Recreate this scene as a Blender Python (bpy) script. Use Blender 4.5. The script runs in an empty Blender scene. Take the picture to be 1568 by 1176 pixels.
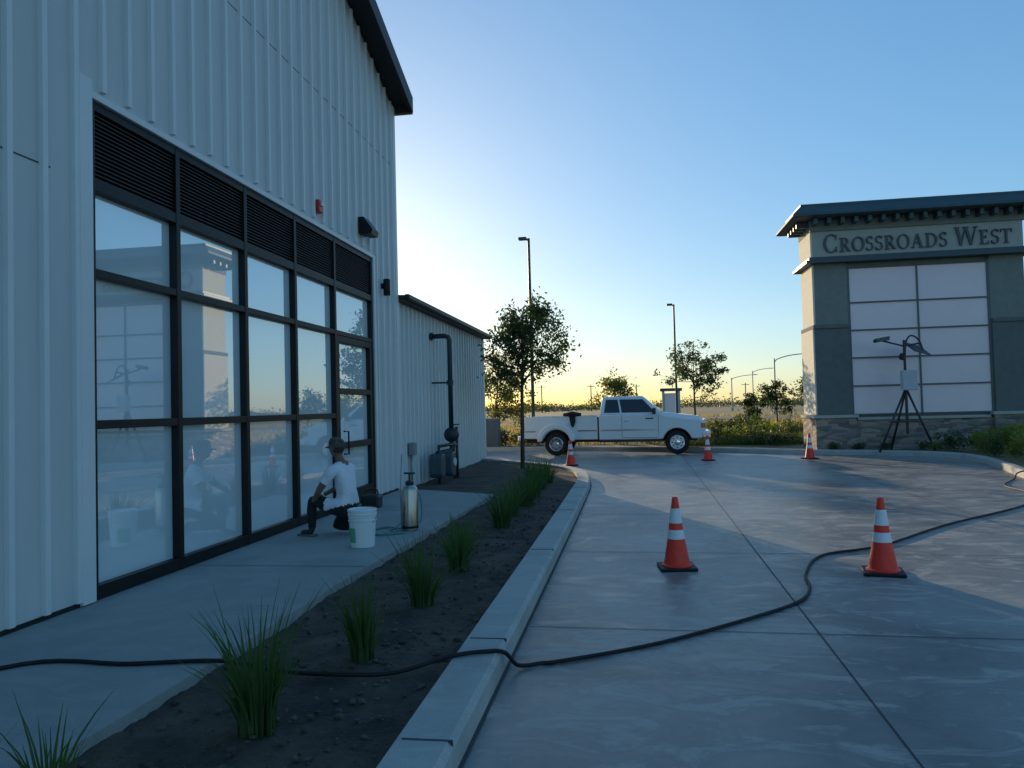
import bpy, bmesh, math, random
from mathutils import Vector, Matrix, noise
random.seed(7)
R=random.Random(11)
rad=math.radians
scn=bpy.context.scene
COL=bpy.context.collection

# ------------------------------------------------------------------ materials
def mat(name,color,rough=0.6,metal=0.0,var=0.0,scale=4.0,bump=0.0,bscale=40.0,spec=0.5,color2=None,detail=6,coat=0.0,stretch=None):
    m=bpy.data.materials.new(name);m.use_nodes=True
    nt=m.node_tree;N=nt.nodes;Lk=nt.links
    p=N["Principled BSDF"]
    p.inputs["Base Color"].default_value=(*color,1)
    p.inputs["Roughness"].default_value=rough
    p.inputs["Metallic"].default_value=metal
    p.inputs["Specular IOR Level"].default_value=spec
    p.inputs["Coat Weight"].default_value=coat
    tc=N.new("ShaderNodeTexCoord")
    co=tc.outputs["Object"]
    if stretch:
        mp=N.new("ShaderNodeMapping");mp.inputs["Scale"].default_value=stretch
        Lk.new(co,mp.inputs["Vector"]);co=mp.outputs["Vector"]
    if var>0 or color2:
        n=N.new("ShaderNodeTexNoise");n.inputs["Scale"].default_value=scale;n.inputs["Detail"].default_value=detail
        n.inputs["Roughness"].default_value=0.65
        Lk.new(co,n.inputs["Vector"])
        r=N.new("ShaderNodeValToRGB")
        c2=color2 if color2 else tuple(c*(1+var) for c in color)
        c1=color if color2 else tuple(c*(1-var) for c in color)
        r.color_ramp.elements[0].position=0.35;r.color_ramp.elements[1].position=0.68
        r.color_ramp.elements[0].color=(*c1,1);r.color_ramp.elements[1].color=(*c2,1)
        Lk.new(n.outputs["Fac"],r.inputs["Fac"]);Lk.new(r.outputs["Color"],p.inputs["Base Color"])
    if bump>0:
        n2=N.new("ShaderNodeTexNoise");n2.inputs["Scale"].default_value=bscale;n2.inputs["Detail"].default_value=5
        Lk.new(co,n2.inputs["Vector"])
        b=N.new("ShaderNodeBump");b.inputs["Strength"].default_value=bump;b.inputs["Distance"].default_value=0.02
        Lk.new(n2.outputs["Fac"],b.inputs["Height"]);Lk.new(b.outputs["Normal"],p.inputs["Normal"])
    return m

def leafmat(name,c,c2,trans=0.35):
    m=mat(name,c,0.6,color2=c2,scale=3.0)
    nt=m.node_tree;N=nt.nodes;p=N["Principled BSDF"]
    t=N.new("ShaderNodeBsdfTranslucent");t.inputs["Color"].default_value=(c2[0]*2.2,c2[1]*2.2,c2[2]*1.0,1)
    mx=N.new("ShaderNodeMixShader");mx.inputs[0].default_value=trans
    nt.links.new(p.outputs[0],mx.inputs[1]);nt.links.new(t.outputs[0],mx.inputs[2])
    nt.links.new(mx.outputs[0],N["Material Output"].inputs["Surface"])
    return m

def concrete(name,ca,cb,cc,rough=0.75,blot=0.45,streak=0.55):
    m=bpy.data.materials.new(name);m.use_nodes=True
    nt=m.node_tree;N=nt.nodes;Lk=nt.links;p=N["Principled BSDF"]
    tc=N.new("ShaderNodeTexCoord")
    n1=N.new("ShaderNodeTexNoise");n1.inputs["Scale"].default_value=blot;n1.inputs["Detail"].default_value=7;n1.inputs["Roughness"].default_value=0.62;n1.inputs["Distortion"].default_value=0.6
    n2=N.new("ShaderNodeTexNoise");n2.inputs["Scale"].default_value=2.2;n2.inputs["Detail"].default_value=9;n2.inputs["Roughness"].default_value=0.72;n2.inputs["Distortion"].default_value=1.2
    n3=N.new("ShaderNodeTexNoise");n3.inputs["Scale"].default_value=160;n3.inputs["Detail"].default_value=3
    for n in (n1,n3): Lk.new(tc.outputs["Object"],n.inputs["Vector"])
    mp=N.new("ShaderNodeMapping");mp.inputs["Scale"].default_value=(.75,1.5,1);mp.inputs["Rotation"].default_value=(0,0,.5)
    Lk.new(tc.outputs["Object"],mp.inputs["Vector"]);Lk.new(mp.outputs["Vector"],n2.inputs["Vector"])
    r=N.new("ShaderNodeValToRGB");e=r.color_ramp.elements
    e[0].position=0.40;e[0].color=(*ca,1);e[1].position=0.60;e[1].color=(*cb,1)
    Lk.new(n1.outputs["Fac"],r.inputs["Fac"])
    r2=N.new("ShaderNodeValToRGB");e=r2.color_ramp.elements
    e[0].position=0.50;e[0].color=(0,0,0,1);e[1].position=0.60;e[1].color=(1,1,1,1)
    Lk.new(n2.outputs["Fac"],r2.inputs["Fac"])
    mx=N.new("ShaderNodeMix");mx.data_type='RGBA';mx.inputs["B"].default_value=(*cc,1)
    ml=N.new("ShaderNodeMath");ml.operation='MULTIPLY';ml.inputs[1].default_value=streak
    Lk.new(r2.outputs["Color"],ml.inputs[0]);Lk.new(ml.outputs[0],mx.inputs["Factor"]);Lk.new(r.outputs["Color"],mx.inputs["A"])
    hs=N.new("ShaderNodeHueSaturation");hs.inputs["Saturation"].default_value=1.0
    r3=N.new("ShaderNodeMapRange");r3.inputs["From Min"].default_value=.3;r3.inputs["From Max"].default_value=.7;r3.inputs["To Min"].default_value=.72;r3.inputs["To Max"].default_value=1.12
    Lk.new(n3.outputs["Fac"],r3.inputs["Value"])
    Lk.new(mx.outputs["Result"],hs.inputs["Color"]);Lk.new(r3.outputs["Result"],hs.inputs["Value"])
    Lk.new(hs.outputs["Color"],p.inputs["Base Color"])
    rr=N.new("ShaderNodeMapRange");rr.inputs["From Min"].default_value=.3;rr.inputs["From Max"].default_value=.7;rr.inputs["To Min"].default_value=rough-.2;rr.inputs["To Max"].default_value=rough+.1
    Lk.new(n2.outputs["Fac"],rr.inputs["Value"]);Lk.new(rr.outputs["Result"],p.inputs["Roughness"])
    b=N.new("ShaderNodeBump");b.inputs["Strength"].default_value=0.25;b.inputs["Distance"].default_value=0.004
    Lk.new(n3.outputs["Fac"],b.inputs["Height"]);Lk.new(b.outputs["Normal"],p.inputs["Normal"])
    return m

M={}
M['drive']=concrete("driveway_concrete",(.135,.14,.135),(.26,.255,.24),(.50,.47,.42),.5,.5,.6)
M['walk']=concrete("sidewalk_concrete",(.27,.29,.28),(.34,.355,.34),(.39,.40,.38),.85,.8,.4)
M['curb']=concrete("curb_concrete",(.36,.37,.35),(.44,.445,.42),(.54,.53,.49),.85,1.0)
M['joint']=mat("dark_joint",(.06,.065,.07),.9)  # even dark tone of the slab, curb and gutter joints
M['soil']=mat("soil",(.032,.025,.020),.95,color2=(.105,.080,.058),scale=2.6,bump=.8,bscale=28,detail=10)
M['clod']=mat("soil_clod",(.045,.036,.03),.95,color2=(.14,.115,.09),scale=6,bump=.5,bscale=60)
M['field']=mat("dry_field",(.09,.085,.035),.95,color2=(.26,.19,.085),scale=.12,bump=.6,bscale=4,detail=10)
M['asph']=mat("asphalt",(.05,.05,.052),.9,var=.2,scale=3,bump=.3,bscale=150)
M['white']=mat("white_metal_siding",(.58,.60,.59),.5,var=.06,scale=.9,spec=.4,stretch=(1,3,.35))
M['trim']=mat("white_trim",(.68,.70,.69),.45,var=.03,scale=2)
M['dark']=mat("dark_bronze_frame",(.012,.011,.011),.45,var=.15,scale=3,spec=.25)
M['roof']=mat("dark_roof_metal",(.028,.026,.028),.5,var=.15,spec=.3)
M['louv']=mat("louver_metal",(.055,.052,.052),.5,var=.1,spec=.3)
M['gap']=mat("dark_gap",(.012,.012,.012),.9)
M['black']=mat("black_rubber",(.012,.012,.013),.6,var=.2,scale=10,spec=.3)
M['plasticblk']=mat("black_plastic",(.02,.02,.02),.45,var=.1)
M['orange']=mat("cone_orange",(.90,.042,.018),.5,var=.08,scale=12)
M['band']=mat("cone_reflective_band",(.74,.75,.78),.35,var=.06,scale=20)
M['carpaint']=mat("white_car_paint",(.72,.74,.75),.25,var=.02,scale=2,coat=.6)
M['chrome']=mat("chrome",(.75,.75,.77),.12,metal=1,var=.03)
M['steel']=mat("stainless_steel",(.42,.40,.36),.28,metal=.9,var=.1,scale=7,stretch=(4,4,.5))
M['carglass']=mat("car_glass",(.012,.015,.018),.05,var=.02,spec=.6)
M['red']=mat("red_plastic",(.5,.03,.03),.4,var=.1)
M['amber']=mat("amber_lens",(.6,.2,.03),.3,var=.1)
M['bucket']=mat("white_bucket_plastic",(.74,.76,.76),.42,var=.03,scale=8)
M['green']=mat("green_label",(.12,.42,.2),.5,var=.05)
M['teal']=mat("teal_hose",(.05,.25,.22),.5,var=.1)
M['pipe']=mat("gas_pipe_paint",(.03,.042,.05),.5,metal=.2,var=.2,scale=9)
M['meter']=mat("gas_meter_paint",(.06,.09,.11),.5,metal=.2,var=.15,scale=9)
M['bark']=mat("bark",(.045,.035,.028),.9,color2=(.11,.085,.065),scale=14,bump=.6,bscale=50,stretch=(1,1,.25))
M['leafA']=leafmat("tree_leaves",(.018,.034,.012),(.055,.080,.024),.25)
M['leafB']=leafmat("tree_leaves_light",(.045,.06,.018),(.13,.13,.04),.4)
M['leafF']=leafmat("far_foliage",(.025,.04,.018),(.07,.08,.035),.2)
M['shrub']=leafmat("shrub_leaves",(.025,.045,.015),(.085,.11,.03),.3)
M['yshrub']=leafmat("yellow_green_leaves",(.08,.11,.02),(.20,.21,.05),.35)
M['grass']=leafmat("grass_blades",(.018,.050,.014),(.065,.125,.035),.3)
M['dry']=leafmat("dry_grass_blades",(.16,.12,.05),(.30,.22,.10),.3)
M['stucco']=mat("grey_green_stucco",(.21,.23,.205),.9,var=.08,scale=5,bump=.3,bscale=120)
M['stuccod']=mat("dark_grey_green_stucco",(.14,.155,.145),.9,var=.08,scale=5,bump=.3,bscale=120)
M['cream']=mat("light_stucco",(.42,.42,.37),.9,var=.06,scale=5,bump=.3,bscale=120)
M['side']=mat("sunlit_cream_stucco",(.74,.67,.52),.9,var=.05,scale=5,bump=.3,bscale=120)  # sunlight on the sign's left faces put into a lighter cream colour
M['cornice']=mat("dark_cornice",(.045,.075,.085),.5,var=.1)
M['letter']=mat("sign_letter_metal",(.05,.06,.065),.4,var=.1)
M['panel']=mat("sign_panel_acrylic",(.84,.67,.68),.3,var=.03,scale=1.2)
M['pole']=mat("lamp_pole_paint",(.04,.032,.03),.5,var=.1)
M['galv']=mat("galvanised_steel",(.30,.32,.33),.5,metal=.5,var=.1)
M['skin']=mat("skin",(.19,.10,.065),.55,var=.08,scale=30)
M['shirt']=mat("white_cotton",(.68,.70,.74),.9,var=.04,scale=8,bump=.6,bscale=22)
M['pants']=mat("black_cloth",(.013,.013,.016),.85,var=.2,scale=12,bump=.5,bscale=30)
M['shoe']=mat("dark_shoe",(.035,.03,.03),.7,var=.3,scale=20)
M['sole']=mat("shoe_sole",(.15,.14,.13),.8,var=.2,scale=20)
M['cap']=mat("camouflage_cloth",(.03,.033,.025),.9,color2=(.12,.115,.08),scale=22,detail=2)
M['hair']=mat("dark_hair",(.03,.025,.022),.8,var=.2,scale=60)
M['water']=mat("grey_box",(.45,.47,.5),.5,var=.05)

def stone():
    m=bpy.data.materials.new("ledgestone_veneer");m.use_nodes=True
    nt=m.node_tree;N=nt.nodes;Lk=nt.links;p=N["Principled BSDF"];p.inputs["Roughness"].default_value=.9
    tc=N.new("ShaderNodeTexCoord");mp=N.new("ShaderNodeMapping");mp.inputs["Scale"].default_value=(2.2,2.2,8)
    Lk.new(tc.outputs["Object"],mp.inputs["Vector"])
    v=N.new("ShaderNodeTexVoronoi");v.distance='CHEBYCHEV';v.inputs["Scale"].default_value=1.2
    Lk.new(mp.outputs["Vector"],v.inputs["Vector"])
    r=N.new("ShaderNodeValToRGB");e=r.color_ramp.elements;e[0].color=(.13,.11,.10,1);e[1].color=(.40,.31,.23,1)
    e2=r.color_ramp.elements.new(.5);e2.color=(.24,.205,.18,1)
    s=N.new("ShaderNodeSeparateColor");Lk.new(v.outputs["Color"],s.inputs["Color"]);Lk.new(s.outputs[0],r.inputs["Fac"])
    Lk.new(r.outputs["Color"],p.inputs["Base Color"])
    b=N.new("ShaderNodeBump");b.inputs["Strength"].default_value=1;b.inputs["Distance"].default_value=.05;b.invert=True
    Lk.new(v.outputs["Distance"],b.inputs["Height"]);Lk.new(b.outputs["Normal"],p.inputs["Normal"])
    return m
M['stone']=stone()
def glassm():
    m=bpy.data.materials.new("filmed_window_glass");m.use_nodes=True
    nt=m.node_tree;N=nt.nodes;Lk=nt.links;p=N["Principled BSDF"]
    p.inputs["Roughness"].default_value=.9
    tc=N.new("ShaderNodeTexCoord");n=N.new("ShaderNodeTexNoise");n.inputs["Scale"].default_value=1.5;n.inputs["Detail"].default_value=6
    Lk.new(tc.outputs["Object"],n.inputs["Vector"])
    r=N.new("ShaderNodeValToRGB");e=r.color_ramp.elements;e[0].color=(.70,.82,.86,1);e[1].color=(.80,.90,.92,1)
    Lk.new(n.outputs["Fac"],r.inputs["Fac"]);Lk.new(r.outputs["Color"],p.inputs["Base Color"])
    g=N.new("ShaderNodeBsdfGlossy");g.inputs["Roughness"].default_value=.012;g.inputs["Color"].default_value=(.95,.98,1,1)
    mx=N.new("ShaderNodeMixShader");mx.inputs[0].default_value=.40
    Lk.new(p.outputs[0],mx.inputs[1]);Lk.new(g.outputs[0],mx.inputs[2]);Lk.new(mx.outputs[0],N["Material Output"].inputs["Surface"])
    return m
M['glass']=glassm()

# ------------------------------------------------------------------ helpers
def empty(name,loc=(0,0,0),rotz=0):
    o=bpy.data.objects.new(name,None);o.empty_display_size=.2;COL.objects.link(o);o.location=loc;o.rotation_euler=(0,0,rotz);return o
def mesh(name,vs,fs,m,parent=None,smooth=False,bevel=0,seg=2):
    me=bpy.data.meshes.new(name);me.from_pydata([tuple(v) for v in vs],[],fs);me.update()
    if isinstance(m,(list,tuple)):
        for a in m: me.materials.append(a)
    elif m: me.materials.append(m)
    o=bpy.data.objects.new(name,me);COL.objects.link(o)
    if parent: o.parent=parent
    if smooth: me.polygons.foreach_set("use_smooth",[True]*len(me.polygons))
    if bevel>0:
        b=o.modifiers.new("bevel","BEVEL");b.width=bevel;b.segments=seg;b.limit_method='ANGLE';b.angle_limit=rad(35)
    return o
BF=[(0,3,2,1),(4,5,6,7),(0,1,5,4),(1,2,6,5),(2,3,7,6),(3,0,4,7)]
def boxv(b):
    x0,x1,y0,y1,z0,z1=b
    return [(x0,y0,z0),(x1,y0,z0),(x1,y1,z0),(x0,y1,z0),(x0,y0,z1),(x1,y0,z1),(x1,y1,z1),(x0,y1,z1)]
def boxes(name,bl,m,parent=None,bevel=0):
    vs=[];fs=[]
    for b in bl:
        k=len(vs);vs+=boxv(b);fs+=[tuple(i+k for i in f) for f in BF]
    return mesh(name,vs,fs,m,parent,bevel=bevel)
def box(name,b,m,parent=None,bevel=0): return boxes(name,[b],m,parent,bevel)
def fixn(o):
    bm=bmesh.new();bm.from_mesh(o.data);bmesh.ops.recalc_face_normals(bm,faces=bm.faces);bm.to_mesh(o.data);bm.free()
def prism(name,poly,axis,a0,a1,m,parent=None,bevel=0,smooth=False):
    def pt(p,a):
        return {'y':(p[0],a,p[1]),'x':(a,p[0],p[1]),'z':(p[0],p[1],a)}[axis]
    n=len(poly)
    vs=[pt(p,a0) for p in poly]+[pt(p,a1) for p in poly]
    fs=[tuple(range(n)),tuple(range(2*n-1,n-1,-1))]+[(i,i+n,(i+1)%n+n,(i+1)%n) for i in range(n)]
    o=mesh(name,vs,fs,m,parent,bevel=bevel);fixn(o)
    return o
def lathe(name,prof,m,parent=None,n=24,loc=(0,0,0),axis='z',smooth=True,caps=True):
    vs=[];fs=[]
    for (r,z) in prof:
        for i in range(n):
            a=2*math.pi*i/n;c,s=r*math.cos(a),r*math.sin(a)
            v=(c,s,z) if axis=='z' else ((c,z,s) if axis=='y' else (z,c,s))
            vs.append((v[0]+loc[0],v[1]+loc[1],v[2]+loc[2]))
    for j in range(len(prof)-1):
        for i in range(n):
            a=j*n+i;b=j*n+(i+1)%n
            fs.append((a,b,b+n,a+n))
    if caps:
        fs.append(tuple(range(n-1,-1,-1)));k=(len(prof)-1)*n;fs.append(tuple(range(k,k+n)))
    o=mesh(name,vs,fs,m,parent,smooth=smooth);fixn(o)
    if smooth:
        es=o.modifiers.new("es","EDGE_SPLIT");es.split_angle=rad(40)
    return o
def catmull(pts,sub=6):
    P=[Vector(p) for p in pts];out=[]
    for i in range(len(P)-1):
        p0=P[max(i-1,0)];p1=P[i];p2=P[i+1];p3=P[min(i+2,len(P)-1)]
        for k in range(sub):
            t=k/sub
            out.append(.5*((2*p1)+(-p0+p2)*t+(2*p0-5*p1+4*p2-p3)*t*t+(-p0+3*p1-3*p2+p3)*t**3))
    out.append(P[-1]);return out
def tubegeo(pts,r,n=8):
    P=[Vector(p) for p in pts];rs=r if isinstance(r,(list,tuple)) else [r]*len(P)
    vs=[];fs=[];up=None
    for i,p in enumerate(P):
        t=(P[min(i+1,len(P)-1)]-P[max(i-1,0)]).normalized()
        if up is None:
            up=Vector((0,0,1)) if abs(t.z)<.9 else Vector((1,0,0))
        a=t.cross(up).normalized();up=a.cross(t).normalized()
        for k in range(n):
            an=2*math.pi*k/n
            vs.append(p+(a*math.cos(an)+up*math.sin(an))*rs[i])
    for i in range(len(P)-1):
        for k in range(n):
            a=i*n+k;b=i*n+(k+1)%n;fs.append((a,b,b+n,a+n))
    fs.append(tuple(range(n-1,-1,-1)));k=(len(P)-1)*n;fs.append(tuple(range(k,k+n)))
    return vs,fs
def tube(name,pts,r,m,parent=None,n=8,smooth_path=False,sub=6):
    if smooth_path: pts=catmull(pts,sub)
    vs,fs=tubegeo(pts,r,n);return mesh(name,vs,fs,m,parent,smooth=True)
def tubes(name,lst,m,parent=None,n=6):
    V=[];F=[]
    for pts,r in lst:
        vs,fs=tubegeo(pts,r,n);k=len(V);V+=vs;F+=[tuple(i+k for i in f) for f in fs]
    return mesh(name,V,F,m,parent,smooth=True)

# ------------------------------------------------------------------ ground
def sheet(name,poly,z,m):
    return mesh(name,[(p[0],p[1],z) for p in poly],[tuple(range(len(poly)))],m)
sheet("ground",[(-1500,-1500),(1500,-1500),(1500,1500),(-1500,1500)],-.03,M['field'])
sheet("driveway",[(-40,-14),(30,-14),(30,31),(-40,31)],0.0,M['drive'])
far=catmull([(-40,29.2,0),(-12,28.8,0),(-3,27.9,0),(0,27.0,0),(2.9,25.6,0),(5,24.0,0),(7,23.0,0),(8.25,21.9,0),(8.5,20.4,0),(8.05,18,0),(7.45,15.3,0),(7.4,12,0),(8.2,7,0),(10,2,0),(12,-14,0)],8)
def offset(path,d):
    out=[]
    for i,p in enumerate(path):
        t=(path[min(i+1,len(path)-1)]-path[max(i-1,0)]).normalized()
        out.append(Vector((p.x-t.y*d,p.y+t.x*d,0)))
    return out
def curb(name,path,w,h,side=1,m=None):
    a=path;c=offset(path,w*side);b=offset(path,.03*side)
    vs=[];fs=[]
    for p,q,b_ in zip(a,c,b):
        vs+=[(p.x,p.y,-.02),(p.x,p.y,h-.03),(b_.x,b_.y,h),(q.x,q.y,h),(q.x,q.y,-.02)]
    for i in range(len(a)-1):
        for k in range(4):
            j=i*5+k;fs.append((j,j+1,j+6,j+5))
    o=mesh(name,vs,fs,m or M['curb']);fixn(o)
    return o
curb("landscape_curb",far,.16,.15,1)
fin=offset(far,.15)
poly=[(p.x,p.y) for p in fin]+[(400,-14),(400,600),(-400,600),(-400,29)]
o=sheet("landscape_ground",poly,.11,M['field'])
sheet("street",[(-400,62),(400,70),(400,80),(-400,72)],.118,M['asph'])
near=catmull([(-.84,-3,0),(-.83,3.4,0),(-.82,8.5,0),(-.82,13,0),(-.86,15.8,0),(-1.15,17.9,0),(-1.95,19.6,0),(-3.0,20.9,0),(-4.3,22.3,0),(-5.6,23.6,0),(-8,25,0),(-14,26,0),(-40,26.3,0)],10)
cb=curb("planter_curb",near,.27,.15,1)
jb=[]
for y in [1.0,3.35,4.85,7.9,10.9,13.9]:
    jb.append((-1.075,-.836,y,y+.012,.0,.1535))
boxes("curb_joint",jb,M['joint'])
def strip(x0,y0,x1,y1,w=.014):
    d=Vector((x1-x0,y1-y0,0)).normalized();n=Vector((-d.y,d.x,0))*w/2
    return [(x0-n.x,y0-n.y,.004),(x1-n.x,y1-n.y,.004),(x1+n.x,y1+n.y,.004),(x0+n.x,y0+n.y,.004)]
vs=[];fs=[]
for s in [(1.1,-5,1.62,27,.010),(4.3,-5,4.9,24,.010)]+[(-.82,y,9 if y<15 else 7.9,y-.25,.010) for y in (2.7,5.65,8.56,11.5,14.4,17.3,20.2,23.1)]:
    k=len(vs);vs+=strip(*s);fs.append((k,k+1,k+2,k+3))
o=mesh("driveway_joint",vs,fs,M['joint'])
g=offset(near,-.0);g2=offset(near,-.022)
vs=[];fs=[]
for p,q in zip(g,g2): vs+=[(p.x,p.y,.006),(q.x,q.y,.006)]
for i in range(len(g)-1): fs.append((2*i,2*i+1,2*i+3,2*i+2))
mesh("gutter_joint",vs,fs,M['joint'])
XW=-4.38
se=[]
y=-6.0
while y<12.9:
    x=-2.56+ (.05 if y>7 else 0)*(y-7)*.6+ .025*noise.noise(Vector((y*1.7,3.1,0)))+.012*noise.noise(Vector((y*9,1.1,0)))
    se.append((x,y));y+=.08
poly=[(-4.7,-6)]+se+[(-2.42,12.95),(-4.0,13.8),(-4.7,13.8)]
prism("sidewalk",poly,'z',.0,.15,M['walk'])
vs=[];fs=[]
for (y) in (2.2,7.0,10.9):
    k=len(vs);vs+=[(-4.5,y,.1525),(-2.58,y,.1525),(-2.58,y+.01,.1525),(-4.5,y+.01,.1525)];fs.append((k,k+1,k+2,k+3))
mesh("sidewalk_joint",vs,fs,M['joint'])
def inner_x(y):
    if y<15.8: return -1.0
    if y<17.9: return -1.12-(y-15.8)*.14
    if y<19.6: return -1.4-(y-17.9)*.47
    if y<22.3: return -2.2-(y-19.6)*.87
    return -4.55-(y-22.3)*1.0
vs=[];fs=[]
ys=[];y=-2.0
while y<22.6: ys.append(y);y+=.035 if y<9 else .08
nx=70
for j,y in enumerate(ys):
    x1=inner_x(y)+0.0
    x0=-4.6 if y>12.0 else -2.75
    if x1<x0+.05: x1=x0+.05
    for i in range(nx):
        t=i/(nx-1);x=x0+(x1-x0)*t
        v=Vector((x,y,0))
        edge=min(1,max(0,(1-t)*(x1-x0)/.12))
        z=.085+.03*noise.noise(v*1.1)+.022*noise.noise(v*4)*edge+.014*abs(noise.noise(v*11))*edge+.007*noise.noise(v*25)*edge
        if y>13: z=.09+.02*noise.noise(v*2)+.006*noise.noise(v*20)
        vs.append((x,y,min(z,.139 if x<-2.4 and y<13 else .2)))
for j in range(len(ys)-1):
    for i in range(nx-1):
        a=j*nx+i;fs.append((a,a+1,a+nx+1,a+nx))
mesh("planter_soil",vs,fs,M['soil'],smooth=True)
vs=[];fs=[]
ico=bmesh.new();bmesh.ops.create_icosphere(ico,subdivisions=1,radius=1);iv=[v.co.copy() for v in ico.verts];ifc=[[v.index for v in f.verts] for f in ico.faces];ico.free()
for k in range(2000):
    y=2+ (R.random()**1.5)*11;x=-2.5+R.random()*1.36
    s=.005+.020*R.random()**4
    b=len(vs);z=.10+.02*noise.noise(Vector((x,y,0))*2)
    o_=Vector((R.random(),R.random(),R.random()))*50
    for v in iv:
        q=v*(1+.5*noise.noise(v*1.3+o_));vs.append((x+q.x*s*1.3,y+q.y*s,z+q.z*s*.8))
    fs+=[tuple(i+b for i in f) for f in ifc]
mesh("soil_clods",vs,fs,M['clod'])

# ------------------------------------------------------------------ main building
B=empty("metal_building",(0,0,0))
YR=13.86;SL=.37;YP=3.2;ZE=7.55
ZP=ZE+(YR-YP)*SL;YL=YP-(YR-YP)
def zt(y): return ZP-abs(y-YP)*SL
W0,W1,WT=5.57,12.52,4.32
fcs=[[(YL,0),(W0,0),(W0,zt(W0)),(YP,ZP),(YL,ZE)],[(W0,WT),(W1,WT),(W1,zt(W1)),(W0,zt(W0))],[(W1,0),(YR,0),(YR,ZE),(W1,zt(W1))]]
vs=[];fs=[]
for f in fcs:
    k=len(vs);vs+=[(XW,p[0],p[1]) for p in f];fs.append(tuple(range(k,k+len(f))))
k=len(vs);vs+=[(XW,YR,0),(-20,YR,0),(-20,YR,ZE),(XW,YR,ZE)];fs.append((k,k+1,k+2,k+3))
k=len(vs);vs+=[(XW,YL,0),(-20,YL,0),(-20,YL,ZE),(XW,YL,ZE)];fs.append((k,k+1,k+2,k+3))
mesh("wall_panel",vs,fs,M['white'],B)
vs=[];fs=[]
def rib(y,z0,z1,X=XW,w=.03,h=.04):
    k=len(vs)
    for z in (z0,z1):
        vs.extend([(X-.002,y-w,z),(X+h,y-w*.85,z),(X+h,y+w*.85,z),(X-.002,y+w,z)])
    for a in range(3): fs.append((k+a,k+a+1,k+a+5,k+a+4))
    fs.append((k,k+1,k+2,k+3))
y=YL+.2
while y<YR-.12:
    z1=zt(y)-.02
    if W0-.17<y<W0: z0=4.50
    elif W0<=y<=W1+.08: z0=WT+.10+.02*R.random()
    else: z0=.19
    rib(y,z0,z1)
    y+=.333
mesh("siding_rib",vs,fs,M['trim'],B)
lap=[]
lap.append((XW-.001,XW+.005,YL,W0-.42,3.60,3.610))
lap.append((XW-.001,XW+.004,W0+1.6,YR-.06,6.35,6.357))
boxes("panel_lap",lap,M['louv'],B)
boxes("corner_trim",[(XW-.02,XW+.045,W0-.15,W0-.001,.16,4.47),(XW-.1,XW+.05,YR-.10,YR+.04,.12,ZE-.02),
   (XW-.02,XW+.04,W1+.001,W1+.1,.16,WT+.06),(XW-.02,XW+.04,W0,W1,WT+.001,WT+.06)],M['trim'],B,bevel=.006)
boxes("base_gap_strip",[(XW-.02,XW+.012,YL,W0-.15,.14,.185),(XW-.02,XW+.012,W1+.1,YR,.14,.185)],M['gap'],B)  # dark strip drawn for the gap under the siding
def roofslab(name,ya,za,yb,zb,x0,x1,th,m):
    vs=[(x0,ya,za),(x1,ya,za),(x1,yb,zb),(x0,yb,zb),(x0,ya,za+th),(x1,ya,za+th),(x1,yb,zb+th),(x0,yb,zb+th)]
    return mesh(name,vs,BF,m,B)
roofslab("roof_slope_a",YP,ZP+.0,YR+.06,ZE-.02,-20.3,-4.0,.10,M['roof'])
roofslab("roof_slope_b",YP-.001,ZP+.0,YL-.06,ZE-.02,-20.3,-4.0,.10,M['roof'])
roofslab("rake_fascia",YP,ZP-.1,YR+.08,ZE-.14,-4.04,-3.97,.30,M['roof'])
roofslab("rake_fascia_b",YP-.001,ZP-.1,YL-.08,ZE-.14,-4.04,-3.97,.30,M['roof'])
box("gutter",(-20.3,-4.0,YR+.06,YR+.16,ZE-.14,ZE+.08),M['roof'],B)
GX=XW-.07
fr=[];xf=XW+.012
mull=[6.81,8.14,9.46,10.83]
XB=XW-.15
fr+= [(XB,xf,W0+.001,W0+.065,.16,WT-.001),(XB,xf,W1-.07,W1-.001,.16,WT-.001)]
for y in mull: fr.append((XB,xf,y-.035,y+.035,.16,WT-.001))
cols=[(W0+.065,mull[0]-.035)]+[(mull[i]+.035,mull[i+1]-.035) for i in range(3)]+[(mull[3]+.035,W1-.07)]
for ci,(a,b) in enumerate(cols):
    zr=[(.16,.27),(1.56,1.635),(2.835,2.905),(3.56,3.66),(4.24,WT-.002)]
    if ci==4: zr=[(2.835,2.905),(3.56,3.66),(4.24,WT-.002)]
    for z0,z1 in zr: fr.append((XB,xf-.004,a,b,z0,z1))
boxes("window_frame",fr,M['dark'],B,bevel=.004)
gl=[]
for ci,(a,b) in enumerate(cols):
    for z0,z1 in [(.27,1.56),(1.635,2.835),(2.905,3.56)]:
        if ci==4 and z0<2.9: continue
        gl.append((GX-.02,GX,a,b,z0,z1))
boxes("window_glass",gl,M['glass'],B)
a,b=cols[4]
d=[(XB,xf-.01,a,a+.11,.16,2.83),(XB,xf-.01,b-.11,b,.16,2.83),(XB,xf-.01,a+.11,b-.11,.16,.42),(XB,xf-.01,a+.11,b-.11,1.93,2.02),(XB,xf-.01,a+.11,b-.11,2.73,2.83),(XB,xf-.012,a+.11,b-.11,1.08,1.18)]
boxes("door_frame",d,M['dark'],B,bevel=.004)
boxes("door_glass",[(GX-.02,GX,a+.11,b-.11,.42,1.08),(GX-.02,GX,a+.11,b-.11,1.18,1.93),(GX-.02,GX,a+.11,b-.11,2.02,2.73)],M['glass'],B)
tube("door_handle",[(xf-.01,a+.22,1.0),(xf+.07,a+.22,1.0),(xf+.07,a+.22,1.35),(xf-.01,a+.22,1.35)],.014,M['dark'],B)
vs=[];fs=[]
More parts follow.
